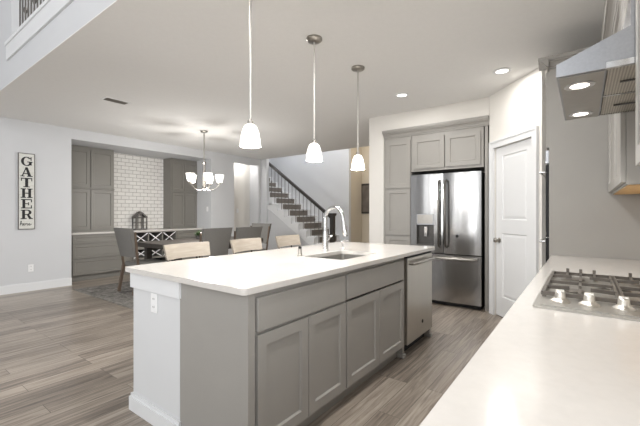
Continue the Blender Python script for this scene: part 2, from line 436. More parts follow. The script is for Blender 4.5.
# tall space of stairs and foyer
struct(MB().box(8.1, 8.2, 5.05, 8.5, 0, 5.5), 'wall_stair', M['wall'])
struct(MB().box(8.8, 8.9, -.6, 5.3, 0, 5.5).box(8.2, 8.9, 5.051, 5.15, 0, 5.5), 'wall_foyer', M['beige'])
struct(MB().box(5.72, 8.9, -.62, -.52, 0, 5.5), 'wall_foyer_side', M['beige'])
struct(MB().box(XS+.101, 8.1, 8.41, 8.5, 0, 5.5), 'wall_stair_end', M['wall'])
struct(MB().box(XS+.1, 8.9, -.62, 8.5, 5.5, 5.6), 'ceiling_stair', M['ceiling'])
struct(MB().box(XS+.001, XS+.1, -.62, 8.5, CZ+.25, 5.5).box(XS, XS+.1, 6.99, 8.5, 0, CZ+.25), 'wall_stair_front', M['wall'])

# ------------------------------------------------------------------ stairs
RZ, RY, Y1 = .17, .25, 4.63
NS = 15
def stair_y(n): return Y1+RY*(n-1)
st = thing('staircase', 'white staircase with dark grey carpet runner rising left behind the dining chairs', 'staircase', (0, 0, 0))
for n in range(1, NS+1):
    s_ = MB().box(XS+.101, 8.095, stair_y(n), stair_y(n)+RY, RZ*(n-1)+(.0 if n == 1 else 0), RZ*n-.02)
    s_.box(XS+.08 if n < 10 else XS+.105, 8.095, stair_y(n)-.025, stair_y(n)+RY, RZ*n-.02, RZ*n)
    so = s_.build('step', M['trim'], st)
    MB().box(XS+.27, 7.98, stair_y(n)-.005, stair_y(n)+RY-.012, RZ*n+.0003, RZ*n+.008).box(XS+.27, 7.98, stair_y(n)-.010, stair_y(n)-.0005, RZ*(n-1)+.009, RZ*n-.0205).build('carpet', M['carpet'], so)  # bare white nosing left uncovered to paint the lit edge of each step
# open side: saw-tooth stringer above, painted wall below
poly = [(stair_y(1), 0.001)]
for n in range(1, 10):
    poly += [(stair_y(n), RZ*n-.036), (stair_y(n+1), RZ*n-.036)]
poly += [(6.989, RZ*9-.036), (6.989, RZ*9-.036-.12), (stair_y(10), RZ*9-.20), (stair_y(2)-.05, .02), (stair_y(2)-.05, 0.001)]
# clip the run beyond the side wall
poly = [(min(y, 6.989), z) for y, z in poly]
MB().prism(poly, XS+.04, XS+.10, 'x').build('stringer', M['trim'], st)
MB().prism([(stair_y(2), 0.001), (6.989, 0.001), (6.989, RZ*9-.16), (stair_y(2), .06)], XS+.06, XS+.099, 'x').build('side_wall', M['wall'], st)
rail = thing('stair_railing', 'dark wood handrail with thin iron balusters and square newel post on the stairs', 'railing', (XS+.13, 0, 0))
def rail_z(y): return 1.15+.70*(y-4.9)
MB().beam((0, 4.9, rail_z(4.9)), (0, 7.12, rail_z(7.12)), .06, .07).build('handrail', M['rail'], rail)
nb = MB().box(-.05, .05, 4.83, 4.93, RZ*2+.01 if False else RZ*1+.001, 1.19, .004, 1).box(-.065, .065, 4.815, 4.945, 1.19, 1.215).box(-.075, .075, 4.805, 4.955, 1.215, 1.26, .012)
nb.build('newel_post', M['rail'], rail)
i = 0
for n in range(3, 11):
    for f in (.045, .165):
        y = stair_y(n)+f
        if y > 7.0: continue
        b = MB().tube([(0, y, RZ*n+.0005), (0, y, rail_z(y)-.03)], .008, 8)
        i += 1
        if i % 3 == 0: b.lathe([(.008, -.04), (.022, 0), (.008, .04)], (0, y, (RZ*n+rail_z(y))/2), 10)
        b.build('baluster', M['iron'], rail, smooth=True)
lr = thing('loft_railing', 'row of thin dark balusters in the loft opening at the top left', 'railing', (1.21, 0, 3.2255))
MB().box(-.03, .03, 3.0, 5.209, .85, .91).build('handrail', M['rail'], lr)
k = 0
y = 5.14
while y > 3.02:
    b = MB().tube([(0, y, 0), (0, y, .85)], .008, 8)
    if k % 3 == 2: b.lathe([(.008, -.04), (.024, 0), (.008, .04)], (0, y, .27), 10)
    b.build('baluster', M['iron'], lr, smooth=True); k += 1; y -= .1

# ------------------------------------------------------------------ pantry door
dr = thing('pantry_door', 'white two-panel pantry door beside the refrigerator', 'door', (A.x, A.y, 0), ROTP)
panel_door(D0+.004, D1-.004, .012, DH-.006, [(D0+.125, D1-.125, .245, 1.02), (D0+.125, D1-.125, 1.18, 1.95)], .04, .012, .02, True).build('door_leaf', M['trim'], dr)
kb = MB().lathe([(.030, 0), (.030, -.006), (.012, -.010), (.012, -.03), (.026, -.038), (.031, -.05), (.026, -.064), (.010, -.069)], (D0+.07, .02, .93), 20, 'y').build('door_knob', M['nickel'], dr, smooth=True)
for z in (.25, 1.0, 1.85): MB().box(D1-.03, D1-.006, .012, .0195, z, z+.09).build('hinge', M['nickel'], dr)
cs = MB()
cs.box(D0-.085, D0, -.018, -.0005, 0, DH+.085).box(D1, D1+.085, -.018, -.0005, 0, DH+.085).box(D0, D1, -.018, -.0005, DH, DH+.085)
cs.box(D0-.085, D0-.065, -.026, -.018, 0, DH+.085).box(D1+.065, D1+.085, -.026, -.018, 0, DH+.085).box(D0-.065, D1+.065, -.026, -.018, DH+.065, DH+.085)
struct(cs, 'trim_2', M['trim'], loc=(A.x, A.y, 0), rotz=ROTP)

# ------------------------------------------------------------------ kitchen island
IX0, IX1, IY0, IY1 = 1.08, 3.64, 1.225, 2.37
SX0, SX1, SY0, SY1 = 2.19, 2.76, 1.42, 1.80
top = MB().prism(rrect(IX0, IX1, IY0, IY1, .025), .884, .914, 'z', [rrect(SX0, SX1, SY0, SY1, .03)])
tag(top.build('island_countertop', M['quartz']), 'long white quartz countertop of the island with the sink cut in', 'countertop')
sk = MB()
o_ = rrect(SX0-.012, SX1+.012, SY0-.012, SY1+.012, .04); i_ = rrect(SX0-.004, SX1+.004, SY0-.004, SY1+.004, .035)
def ring(m, lp, z): return [m.bm.verts.new((x, y, z)) for x, y in lp]
L = [ring(sk, o_, .8835), ring(sk, i_, .8835), ring(sk, [(a+(b-a)*1, c) for (a, c), (b, d) in zip(i_, i_)], .725), ring(sk, rrect(SX0+.03, SX1-.03, SY0+.03, SY1-.03, .02), .705)]
for a_, b_ in zip(L, L[1:]):
    for q in range(len(a_)): sk.bm.faces.new([a_[q], a_[(q+1) % len(a_)], b_[(q+1) % len(a_)], b_[q]])
sk.bm.faces.new(L[-1])
so = thing('sink', 'undermount stainless steel sink in the island countertop', 'sink', (0, 0, 0))
sk.build('basin', M['sink'], so, smooth=True)
MB().lathe([(.042, .7055), (.042, .709), (.02, .711)], ((SX0+SX1)/2, (SY0+SY1)/2, 0), 20).build('drain', M['chrome'], so, smooth=True)

BACK = .62
cabinet('island_cabinet', 'grey two-door island cabinet with a drawer at the near end of the island', (1.165, 1.24, 0), 0, .79, BACK, .1, .883,
        [('slab', .012, .786, .69, .855), ('door', .012, .396, .115, .675), ('door', .402, .786, .115, .675)], M['cab'], toe=.1)
cabinet('sink_cabinet', 'grey two-door cabinet under the island sink, next to the dishwasher', (1.957, 1.24, 0), 0, .935, BACK, .1, .883,
        [('slab', .012, .925, .69, .855), ('door', .012, .466, .115, .675), ('door', .472, .925, .115, .675)], M['cab'], toe=.1, hollow=True)
# panels with little feet either side of the dishwasher, near end panel
tag(MB().box(2.893, 2.930, 1.262, 1.86, 0, .883).box(2.889, 2.934, 1.245, 1.315, 0, .035, .006).build('end_panel', M['cab']), 'narrow grey panel with a foot between sink cabinet and dishwasher', 'panel')
tag(MB().box(3.562, 3.60, 1.262, 1.86, 0, .883).box(3.558, 3.604, 1.245, 1.315, 0, .035, .006).build('end_panel', M['cab']), 'narrow grey panel with a foot closing the far end of the island', 'panel')
tag(MB().box(1.12, 1.163, 1.245, 1.798, 0, .883).build('end_panel', M['cab']), 'wide plain grey panel closing the near end of the island', 'panel')
dw = thing('dishwasher', 'stainless steel dishwasher at the far end of the island', 'dishwasher', (2.931, 1.232, 0))
MB().box(.006, .624, .045, .6, .10, .87).build('tub', M['dark'], dw)
MB().box(.004, .626, 0, .044, .105, .862, .004).build('door', M['steel_dw'], dw)
MB().box(.004, .626, .004, .044, .8625, .876).build('control_strip', M['dark'], dw)
hd = MB().tube([(.05, -.001, .812), (.05, -.035, .812), (.07, -.045, .812), (.56, -.045, .812), (.58, -.035, .812), (.58, -.001, .812)], .012, 12)
hd.build('handle', M['nickel'], dw, smooth=True, label='bright bar handle')
MB().lathe([(.017, 0), (.017, -.003), (.010, -.004)], (.36, -.0005, .235), 20, 'y').build('badge', M['dark'], dw, smooth=True)
MB().box(.01, .62, .08, .5, .0, .099).build('toe_kick', M['dark'], dw)
# white wing wall that carries the overhang
pc = MB().box(1.12, 1.25, 1.80, 2.325, 0, .883)
struct(pc, 'wall_island', M['island_white'])
struct(MB().box(1.105, 1.119, 1.786, 2.339, .785, .883).box(1.25, 1.264, 1.87, 2.339, .785, .883).box(1.119, 1.25, 2.3255, 2.339, .785, .883), 'trim_3', M['trim'])
struct(MB().box(1.10, 1.119, 1.79, 2.345, 0, .085).box(1.108, 1.119, 1.79, 2.338, .085, .105).box(1.119, 1.25, 2.3255, 2.345, 0, .085).box(1.119, 1.25, 2.3255, 2.338, .085, .105), 'baseboard_island', M['trim'])
struct(MB().box(1.2505, 3.60, 1.861, 1.90, 0, .883), 'wall_island_back', M['trim'])

def outlet(name, label, loc, rotz, kind):
    t = thing(name, label, 'outlet' if kind == 'outlet' else 'light switch', loc, rotz)
    MB().box(-.036, .036, -.006, -.0005, -.058, .058, .003).build('cover_plate', M['plate'], t)
    if kind == 'outlet':
        for z in (-.024, .024):
            q = MB().prism(rrect(-.017, .017, z-.014, z+.014, .008), -.0075, -.006, 'y').build('socket', M['plate'], t)
            MB().box(-.008, -.005, -.0082, -.0076, z-.004, z+.006).box(.005, .008, -.0082, -.0076, z-.004, z+.006).build('slot', M['dark'], q)
    else:
        MB().box(-.016, .016, -.010, -.0061, -.032, .032, .002).build('rocker', M['plate'], t)
    return t
outlet('power_outlet', 'white outlet on the white end of the island, below the counter', (1.1195, 2.065, .72), R(-90), 'outlet')
outlet('power_outlet', 'white outlet low on the wall under the wooden word sign', (1.83, YL, .37), 0, 'outlet')
outlet('light_switch', 'white light switch on the side of the wall right of the buffet', (NX1-.0005, 7.34, 1.36), R(-90), 'switch')
outlet('light_switch', 'white light switch on the cream wall seen through the hall opening', (6.50, 7.6595, 1.33), 0, 'switch')

# faucet and friends
fx, fy = 2.62, 1.885
ft = thing('faucet', 'tall chrome gooseneck faucet behind the island sink', 'faucet', (fx, fy, .9145))
MB().lathe([(.034, 0), (.034, .008), (.029, .014), (.027, .08), (.025, .15), (.019, .18)], (0, 0, 0), 20).build('faucet_body', M['chrome'], ft, smooth=True)
pts = [(0, 0, .15), (0, 0, .30)]
for q in range(1, 12):
    a = R(180-165*q/11); pts.append((0, -.095-.095*math.cos(a), .30+.095*math.sin(a)))
pts.append((0, -.20, .26))
MB().tube(pts, .017, 14).build('spout', M['chrome'], ft, smooth=True)
MB().tube([(0, -.199, .262), (0, -.206, .225), (0, -.216, .165), (0, -.219, .14)], [.020, .023, .026, .021], 14).build('spray_head', M['chrome'], ft, smooth=True)
MB().tube([(.02, 0, .10), (.05, 0, .105)], .012, 10).tube([(.045, 0, .105), (.075, .0, .125), (.11, .0, .135)], [.008, .007, .006], 10).build('lever', M['chrome'], ft, smooth=True)
sd = thing('soap_dispenser', 'small chrome soap dispenser right of the faucet', 'soap dispenser', (2.88, 1.87, .9145))
MB().lathe([(.02, 0), (.02, .006), (.011, .012), (.011, .05)], (0, 0, 0), 16).build('base', M['chrome'], sd, smooth=True)
MB().tube([(0, 0, .05), (0, -.004, .075), (0, -.03, .088), (0, -.07, .078)], [.011, .011, .008, .006], 12).build('pump_spout', M['chrome'], sd, smooth=True)
bt = thing('air_switch_button', 'small dark metal button on the island counter left of the faucet', 'button', (2.20, 1.835, .9145))
MB().lathe([(.024, 0), (.024, .008), (.016, .011), (.016, .058)], (0, 0, 0), 16).build('collar', M['nickel'], bt, smooth=True)
MB().lathe([(.013, .0581), (.013, .075), (.008, .079)], (0, 0, 0), 14).build('plunger', M['dark'], bt, smooth=True)

# ------------------------------------------------------------------ fridge wall cabinets (front at XW, facing -X); local x = Y0 - Y
FR = R(-90)
YT = 2.453
cabinet('pantry_cabinet', 'tall narrow grey cabinet left of the refrigerator', (XW+.005, YT, 0), FR, .430, .66, .1, 2.385,
        [('door', .037, .421, 1.632, 2.332), ('door', .037, .421, .935, 1.612), ('door', .037, .421, .115, .915)], M['cab'], toe=.1)
cabinet('refrigerator_cabinet', 'two-door grey cabinet above the refrigerator', (XW+.005, YT-.434, 0), FR, .975, .66, 1.86, 2.385,
        [('door', .034, .475, 1.897, 2.332), ('door', .497, .940, 1.897, 2.332)], M['cab'])
tag(MB().box(0, .035, .021, .66, 0, 2.385).build('side_panel', M['cab'], loc=(XW+.005, YT-1.425, 0), rotz=FR), 'narrow grey side panel between refrigerator and pantry door', 'panel')
cr = MB().prism([(y+.021, z) for y, z in crown_prof(2.386, 2.497, .085)], .002, 1.482, 'x')
tag(cr.build('crown_molding', M['cab'], loc=(XW+.005, YT-.0, 0), rotz=FR), 'grey crown molding along the top of the cabinets over the refrigerator', 'molding')

fr = thing('refrigerator', 'stainless steel french-door refrigerator between the pantry cabinet and pantry door', 'refrigerator', (4.86, 2.005, 0), FR)
FW = .955
MB().box(.01, FW-.01, .075, .70, .05, 1.795).build('cabinet_body', M['dark'], fr)
def bowed(x0, x1, z0, z1, b=.018, n=10):
    p = [(x0+(x1-x0)*k/n, b*(2*k/n-1)**2*1.0) for k in range(n+1)] + [(x1, .074), (x0, .074)]
    return MB().prism(p, z0, z1, 'z')
mid = .470
def bow_piece(m, x0, x1, z0, z1, X0, X1, b=.018, n=8, back=.074):
    f = lambda x: b*(2*(x-X0)/(X1-X0)-1)**2
    p = [(x0+(x1-x0)*k/n, f(x0+(x1-x0)*k/n)) for k in range(n+1)] + [(x1, back), (x0, back)]
    return m.prism(p, z0, z1, 'z')
MB_l = MB(); da, db = .004, mid-.003
for q in ((da, db, .712, .82), (da, db, 1.25, 1.80), (da, .10, .82, 1.25), (.345, db, .82, 1.25)): bow_piece(MB_l, *q, da, db)
ld = MB_l.build('door', M['steel_v'], fr, smooth=True)
bowed(mid+.003, FW-.004, .712, 1.800).build('door', M['steel_v'], fr, smooth=True)
MB().prism([(.004+(FW-.008)*k/14, .016*(2*k/14-1)**2) for k in range(15)]+[(FW-.004, .074), (.004, .074)], .065, .700, 'z').build('freezer_drawer', M['steel_v'], fr, smooth=True)
for sx in (mid-.045, mid+.045):
    MB().tube([(sx, .012, .80), (sx, -.035, .815), (sx, -.05, .86), (sx, -.055, 1.25), (sx, -.05, 1.64), (sx, -.035, 1.69), (sx, .012, 1.705)], .014, 12).build('handle', M['fridge_handle'], fr, smooth=True)
MB().tube([(.06, .018, .655), (.06, -.03, .655), (.09, -.048, .655), (.48, -.055, .655), (.865, -.048, .655), (.895, -.03, .655), (.895, .018, .655)], .016, 12).build('handle', M['nickel'], fr, smooth=True)
dp = MB().box(.1005, .3445, -.003, .05, 1.095, 1.2495, .004).build('dispenser_panel', M['steel_h'], fr)
MB().box(.115, .33, -.006, -.0035, 1.115, 1.235).build('display', M['nickel'], dp)
MB().box(.1005, .3445, .058, .066, .8205, 1.0945).box(.1005, .105, .008, .058, .8205, 1.0945).box(.340, .3445, .008, .058, .8205, 1.0945).box(.105, .340, .008, .058, .8205, .829).build('dispenser_recess', M['recess'], fr, label='dark grey ice and water dispenser recess')
MB().box(.20, .245, .02, .04, .93, 1.07, .004).build('paddle', M['chrome'], fr)
MB().lathe([(.021, 0), (.021, -.004), (.015, -.006)], (.655, .004, .955), 22, 'y').build('badge', M['dark'], fr, smooth=True, label='round dark badge')
MB().box(.02, FW-.02, .06, .6, .012, .049).build('toe_grille', M['dark'], fr)
for sx in (.08, FW-.08): MB().lathe([(.018, 0), (.018, .0115)], (sx, .15, 0), 12).build('foot', M['dark'], fr)

# ------------------------------------------------------------------ right run: base cabinets, counter, cooktop
CY = .213
tag(MB().prism(rrect(-.55, 3.468, -.4895, CY, .006, 3), .884, .914).build('countertop', M['quartz']), 'white quartz countertop along the right wall carrying the gas cooktop', 'countertop')
# base cabinets (below the counter, facing +Y): local x = X1 - X
B180 = R(180)
for X1, wd, lb in ((3.466, .93, 'grey base cabinet under the counter beside the tall oven cabinet'), (2.532, 1.0, 'grey base cabinet under the gas cooktop'), (1.528, 1.0, 'grey base cabinet nearest the camera under the right counter'), (.524, 1.05, 'grey base cabinet under the near end of the right counter')):
    cabinet('base_cabinet', lb, (X1, CY-.025, 0), B180, wd, .66, .1, .883,
            [('slab', .01, wd-.01, .69, .855), ('door', .01, wd/2-.003, .115, .675), ('door', wd/2+.003, wd-.01, .115, .675)], M['cab'], toe=.1)
ck = thing('cooktop', 'stainless steel gas cooktop set in the right counter', 'cooktop', (0, 0, .9145))
TX0, TX1, TY0, TY1 = 1.50, 2.315, -.375, .152
tr = MB().prism(rrect(TX0, TX1, TY0, TY1, .015), 0, .007).prism(rrect(TX0+.02, TX1-.02, TY0+.02, TY1-.02, .015), .007, .011)
tr.build('tray', M['steel_tray'], ck)
bx = [(1.83, .035), (2.15, .035), (1.83, -.245), (2.15, -.245), (1.99, -.105)]
for x, y in bx:
    b = MB().lathe([(.058, .011), (.058, .013), (.046, .014), (.046, .0155)], (x, y, 0), 24).build('burner', M['nickel'], ck, smooth=True)
    MB().lathe([(.038, .0157), (.040, .018), (.034, .021), (.01, .0215)], (x, y, 0), 24).build('burner_cap', M['grate'], b, smooth=True)
for y0, y1 in ((-.355, -.115), (-.105, .132)):
    g = MB(); x0, x1 = 1.675, 2.285; zt = .024
    for yy in (y0, y1): g.beam((x0, yy, zt), (x1, yy, zt), .013, .015)
    for xx in (x0, x1): g.beam((xx, y0, zt), (xx, y1, zt), .013, .015)
    xm = (x0+x1)/2; g.beam((xm, y0, zt), (xm, y1, zt), .012, .013)
    for yy in ((y0+y1)/2-.055, (y0+y1)/2+.055): g.beam((x1, yy, zt+.001), (x1-.11, yy, zt+.001), .010, .014)
    ym = (y0+y1)/2
    for xc in (x0+.14, x1-.14):
        for dx, dy in ((1, 0), (-1, 0)):
            g.beam((xc+dx*.035, ym, zt+.006), (xc+dx*.14, ym, zt+.002), .010, .014)
        for dy in (-1, 1):
            g.beam((xc, ym+dy*.035, zt+.006), (xc, ym+dy*(y1-y0)/2, zt+.002), .010, .014)
    for yy in (ym-.055, ym, ym+.055):
        g.beam((x1, yy, zt-.004), (x1, yy, zt+.028), .013, .013)
    for xx in (x0, x1):
        for yy in (y0+.005, y1-.005): g.beam((xx, yy, .0115), (xx, yy, zt), .014, .014)
    g.build('grate', M['grate'], ck)
for y in (.072, -.015, -.11, -.20, -.29):
    kn = MB().lathe([(.032, .0115), (.032, .016), (.024, .021), (.018, .026), (.016, .046), (.012, .049)], (1.605, y, 0), 22)
    kn.box(1.605-.005, 1.605+.005, y-.014, y+.014, .030, .056, .002)
    kn.build('knob', M['knob'], ck, smooth=True)

# ------------------------------------------------------------------ uppers, hood, tall oven cabinet on the right
UY = -.148
UB, UT = 1.40, 2.44
def upper(X0, X1, z0, z1, label, nd=2, uy=UY):
    wd = X1-X0; n = nd
    fs = [('door', wd*k/n+.006, wd*(k+1)/n-.006, z0+.012, z1-.02) for k in range(n)]
    t = cabinet('wall_cabinet', label, (X1, uy, 0), B180, wd, .322+uy-UY, z0, z1, fs, M['cab'])
    MB().box(.018, wd-.018, .03, .31, z0-.004, z0-.0003).build('underside', M['maple'], t, label='unpainted wood underside')
    return t
upper(2.336, 3.468, UB, UT, 'grey wall cabinet beyond the range hood, beside the tall oven cabinet')
upper(1.568, 2.332, 2.02, UT, 'short grey wall cabinet directly above the range hood')
upper(.62, 1.564, UB, UT, 'grey wall cabinet on the near side of the range hood at the right picture edge', uy=-.136)
tag(MB().prism([(y+.021, z) for y, z in crown_prof(2.441, 2.525, .07)], .075, 1.86, 'x').build('crown_molding', M['cab'], loc=(3.466, UY, 0), rotz=B180), 'grey crown molding above the range hood wall cabinets', 'molding')

hx0, hx1, hy = 1.572, 2.328, .082
hz = 1.757
hood = thing('range_hood', 'stainless steel wedge-shaped range hood above the gas cooktop', 'range hood', (0, 0, 0))
prof = [(hy, hz), (hy, hz+.045), (-.125, 1.885), (-.125, 1.995), (-.488, 1.995), (-.488, hz), (-.47, hz), (-.47, hz+.02), (-.062, hz+.02), (-.062, hz)]
MB().prism(prof, hx0, hx1, 'x').build('canopy', M['steel_h'], hood)
for q_ in (hx0, (hx0+hx1)/2-.009, hx1-.018): MB().box(q_, q_+.018, -.47, -.062, hz, hz+.0195).build('rim', M['chrome'], hood)
MB().box(hx0+.015, hx1-.015, -.058, hy-.008, hz-.0035, hz-.0005).build('light_panel', M['nickel'], hood)
for a in range(2):
    q0 = hx0+.022+a*(hx1-hx0-.02)/2; q1 = q0+(hx1-hx0-.07)/2
    f_ = MB().box(q0, q1, -.465, -.068, hz+.002, hz+.018).build('grease_filter', M['filter'], hood)
    MB().box((q0+q1)/2-.006, (q0+q1)/2+.006, -.19, -.11, hz-.003, hz+.0015).build('latch', M['pot'], f_)
for x in (1.71, 2.20):
    MB().lathe([(.05, hz-.0065), (.05, hz-.0036)], (x, .014, 0), 24).build('lamp_ring', M['chrome'], hood, smooth=True)
    MB().lathe([(.030, hz-.0085), (.032, hz-.0066)], (x, .014, 0), 24).build('lamp_lens', M['led'], hood, smooth=True)
    spot('hood_lamp_light', (x, .014, hz-.02), 5, (1, .975, .94), 120, .03)

ot = thing('oven_cabinet', 'tall grey oven cabinet at the far end of the right counter, seen from its side', 'cabinet', (4.15, .252, 0), B180)
TW = .68
MB().box(.0, TW, .021, .72, .1, 2.44).box(.02, TW-.002, .09, .72, 0, .1).build('carcass', M['cab'], ot)
slab(.012, TW-.012, .115, .39).build('drawer', M['cab'], ot)
shaker(.012, TW/2-.003, 1.80, 2.42).build('door', M['cab'], ot); shaker(TW/2+.003, TW-.012, 1.80, 2.42).build('door', M['cab'], ot)
MB().prism([(y+.021, z) for y, z in crown_prof(2.441, 2.525, .07)], -.0, TW+.065, 'x').prism([(TW-y, z) for y, z in crown_prof(2.441, 2.525, .07)], -.049, .415, 'y').build('crown', M['cab'], ot)
ov = thing('wall_oven', 'black glass wall oven with steel handles built into the tall grey cabinet', 'oven', (4.15, .252, 0), B180)
MB().box(.03, TW-.03, -.005, .019, .42, 1.05, .003).build('lower_door', M['glass_dark'], ov)
MB().box(.03, TW-.03, -.005, .019, 1.06, 1.66, .003).build('upper_door', M['glass_dark'], ov)
MB().box(.03, TW-.03, -.005, .019, 1.67, 1.78, .003).build('control_panel', M['steel_h'], ov)
for z in (1.02, 1.60):
    MB().tube([(.06, -.011, z), (.06, -.045, z), (TW-.05, -.045, z), (TW-.05, -.011, z)], .009, 10).build('handle', M['chrome'], ov, smooth=True)

# ------------------------------------------------------------------ dining buffet in the niche
BY = 7.47
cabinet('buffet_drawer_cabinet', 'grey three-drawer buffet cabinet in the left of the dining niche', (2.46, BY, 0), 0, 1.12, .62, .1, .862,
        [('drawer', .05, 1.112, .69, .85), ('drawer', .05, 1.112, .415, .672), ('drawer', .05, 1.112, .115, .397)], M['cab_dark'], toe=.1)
rk = thing('wine_rack', 'grey wine rack of crossed slats below the middle of the buffet counter', 'wine rack', (3.584, BY, 0))
RWD = .985
c = MB().box(0, .02, .0, .62, 0, .862).box(RWD-.02, RWD, .0, .62, 0, .862).box(.02, RWD-.02, .60, .62, 0, .862).box(.02, RWD-.02, .0, .6, .845, .862).box(.02, RWD-.02, .08, .6, 0, .1)
c.build('carcass', M['cab_dark'], rk)
MB().box(.02, RWD-.02, .595, .5995, .1, .845).build('back_panel', M['dark'], rk)
for zz, hh in ((.10, .03), (.285, .035), (.50, .12)): MB().box(.02, RWD-.02, .0, .595, zz, zz+hh).build('shelf', M['cab_dark'], rk)
cells = [(.02, .325), (.345, .640), (.660, .965)]
for x in (.325, .640): MB().box(x, x+.02, .0, .595, .62, .845).box(x, x+.02, .0, .595, .32, .50).build('divider', M['cab_dark'], rk)
for z0, z1 in ((.62, .845), (.32, .50)):
    for x0, x1 in cells:
        MB().beam((x0, .012, z0), (x1, .012, z1), .016, .018, (0, 1, 0)).beam((x0, .034, z1), (x1, .034, z0), .02, .022, (0, 1, 0)).build('cross_slat', M['trim'], rk, label='pale crossed slats')
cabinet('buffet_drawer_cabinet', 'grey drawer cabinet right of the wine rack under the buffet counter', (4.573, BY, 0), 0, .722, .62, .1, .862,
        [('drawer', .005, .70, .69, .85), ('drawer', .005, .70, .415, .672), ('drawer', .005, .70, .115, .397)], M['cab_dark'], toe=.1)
tag(MB().box(2.402, 5.298, BY-.025, 8.098, .8625, .90, .003, 1).build('buffet_countertop', M['quartz']), 'long white countertop on the dining buffet cabinets', 'countertop')
tag(MB().box(2.402, 2.458, BY, 8.09, 0, .862).build('filler_panel', M['cab_dark']), 'grey filler strip left of the buffet drawers', 'panel')
HY = 7.75
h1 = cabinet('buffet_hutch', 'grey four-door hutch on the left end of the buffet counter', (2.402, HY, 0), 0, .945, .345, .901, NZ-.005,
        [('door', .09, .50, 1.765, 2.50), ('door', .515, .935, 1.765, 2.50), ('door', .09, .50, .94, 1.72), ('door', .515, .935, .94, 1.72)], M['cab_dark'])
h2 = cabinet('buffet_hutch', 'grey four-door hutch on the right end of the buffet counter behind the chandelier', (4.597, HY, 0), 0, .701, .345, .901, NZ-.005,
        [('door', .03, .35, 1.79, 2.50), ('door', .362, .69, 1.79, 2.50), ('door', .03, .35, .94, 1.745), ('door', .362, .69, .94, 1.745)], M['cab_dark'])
MB().box(.0, .945, -.012, .0205, 1.73, 1.755, .004).build('ledge', M['cab_dark'], h1)
MB().box(.0, .701, -.012, .0205, 1.755, 1.78, .004).build('ledge', M['cab_dark'], h2)
tag(MB().box(3.349, 4.595, 8.082, 8.0985, .9005, NZ-.002).build('tile_backsplash', M['tile']), 'white subway tile backsplash between the two hutches', 'backsplash')
# house lantern
ln = thing('house_lantern', 'weathered grey house-shaped lantern on the buffet counter before the tiles', 'lantern', (3.93, 7.88, .9005))
hw, hd_, wl, pk = .115, .08, .27, .385
fr_ = MB().box(-hw-.015, hw+.015, -hd_-.015, hd_+.015, 0, .02)
for sx in (-1, 1):
    for sy in (-1, 1): fr_.box(sx*hw-.011, sx*hw+.011, sy*hd_-.011, sy*hd_+.011, .02, wl)
for sy in (-1, 1):
    fr_.box(-.008, .008, sy*hd_-.006, sy*hd_+.006, .02, pk-.04).box(-hw, hw, sy*hd_-.006, sy*hd_+.006, .14, .155).box(-hw, hw, sy*hd_-.008, sy*hd_+.008, wl-.018, wl)
    fr_.beam((-hw, sy*hd_, wl), (0, sy*hd_, pk-.02), .014, .02).beam((hw, sy*hd_, wl), (0, sy*hd_, pk-.02), .014, .02)
fr_.build('frame', M['lantern'], ln)
rf = MB()
rf.prism([(-hw-.018, wl-.005), (0, pk-.012), (hw+.018, wl-.005), (hw+.018, wl+.010), (0, pk+.01), (-hw-.018, wl+.010)], -hd_-.012, hd_+.012, 'y')
rf.build('roof', M['lantern'], ln)

MB().lathe([(.03, .0), (.03, .02), (.012, .03)], (0, 0, pk-.012), 14).build('finial', M['lantern'], ln, smooth=True)

# ------------------------------------------------------------------ dining set
RUGZ = .010
tag(MB().box(2.27, 5.75, 4.25, 6.72, 0.0003, RUGZ, .003, 1).build('area_rug', M['rug']), 'mottled grey area rug under the dining table', 'rug')
tb = thing('dining_table', 'dark wood rectangular dining table behind the island', 'table', (0, 0, RUGZ+.0005))
MB().box(3.0, 5.0, 5.12, 6.2, .68, .755, .004, 1).build('tabletop', M['wood_dark'], tb)
for x in (3.2, 4.8):
    for y in (5.2, 6.12): MB().box(x-.045, x+.045, y-.045, y+.045, 0, .68).build('leg', M['wood_dark'], tb)
MB().box(3.245, 4.755, 5.19, 5.22, .60, .679).box(3.245, 4.755, 6.10, 6.13, .60, .679).build('apron', M['wood_dark'], tb)

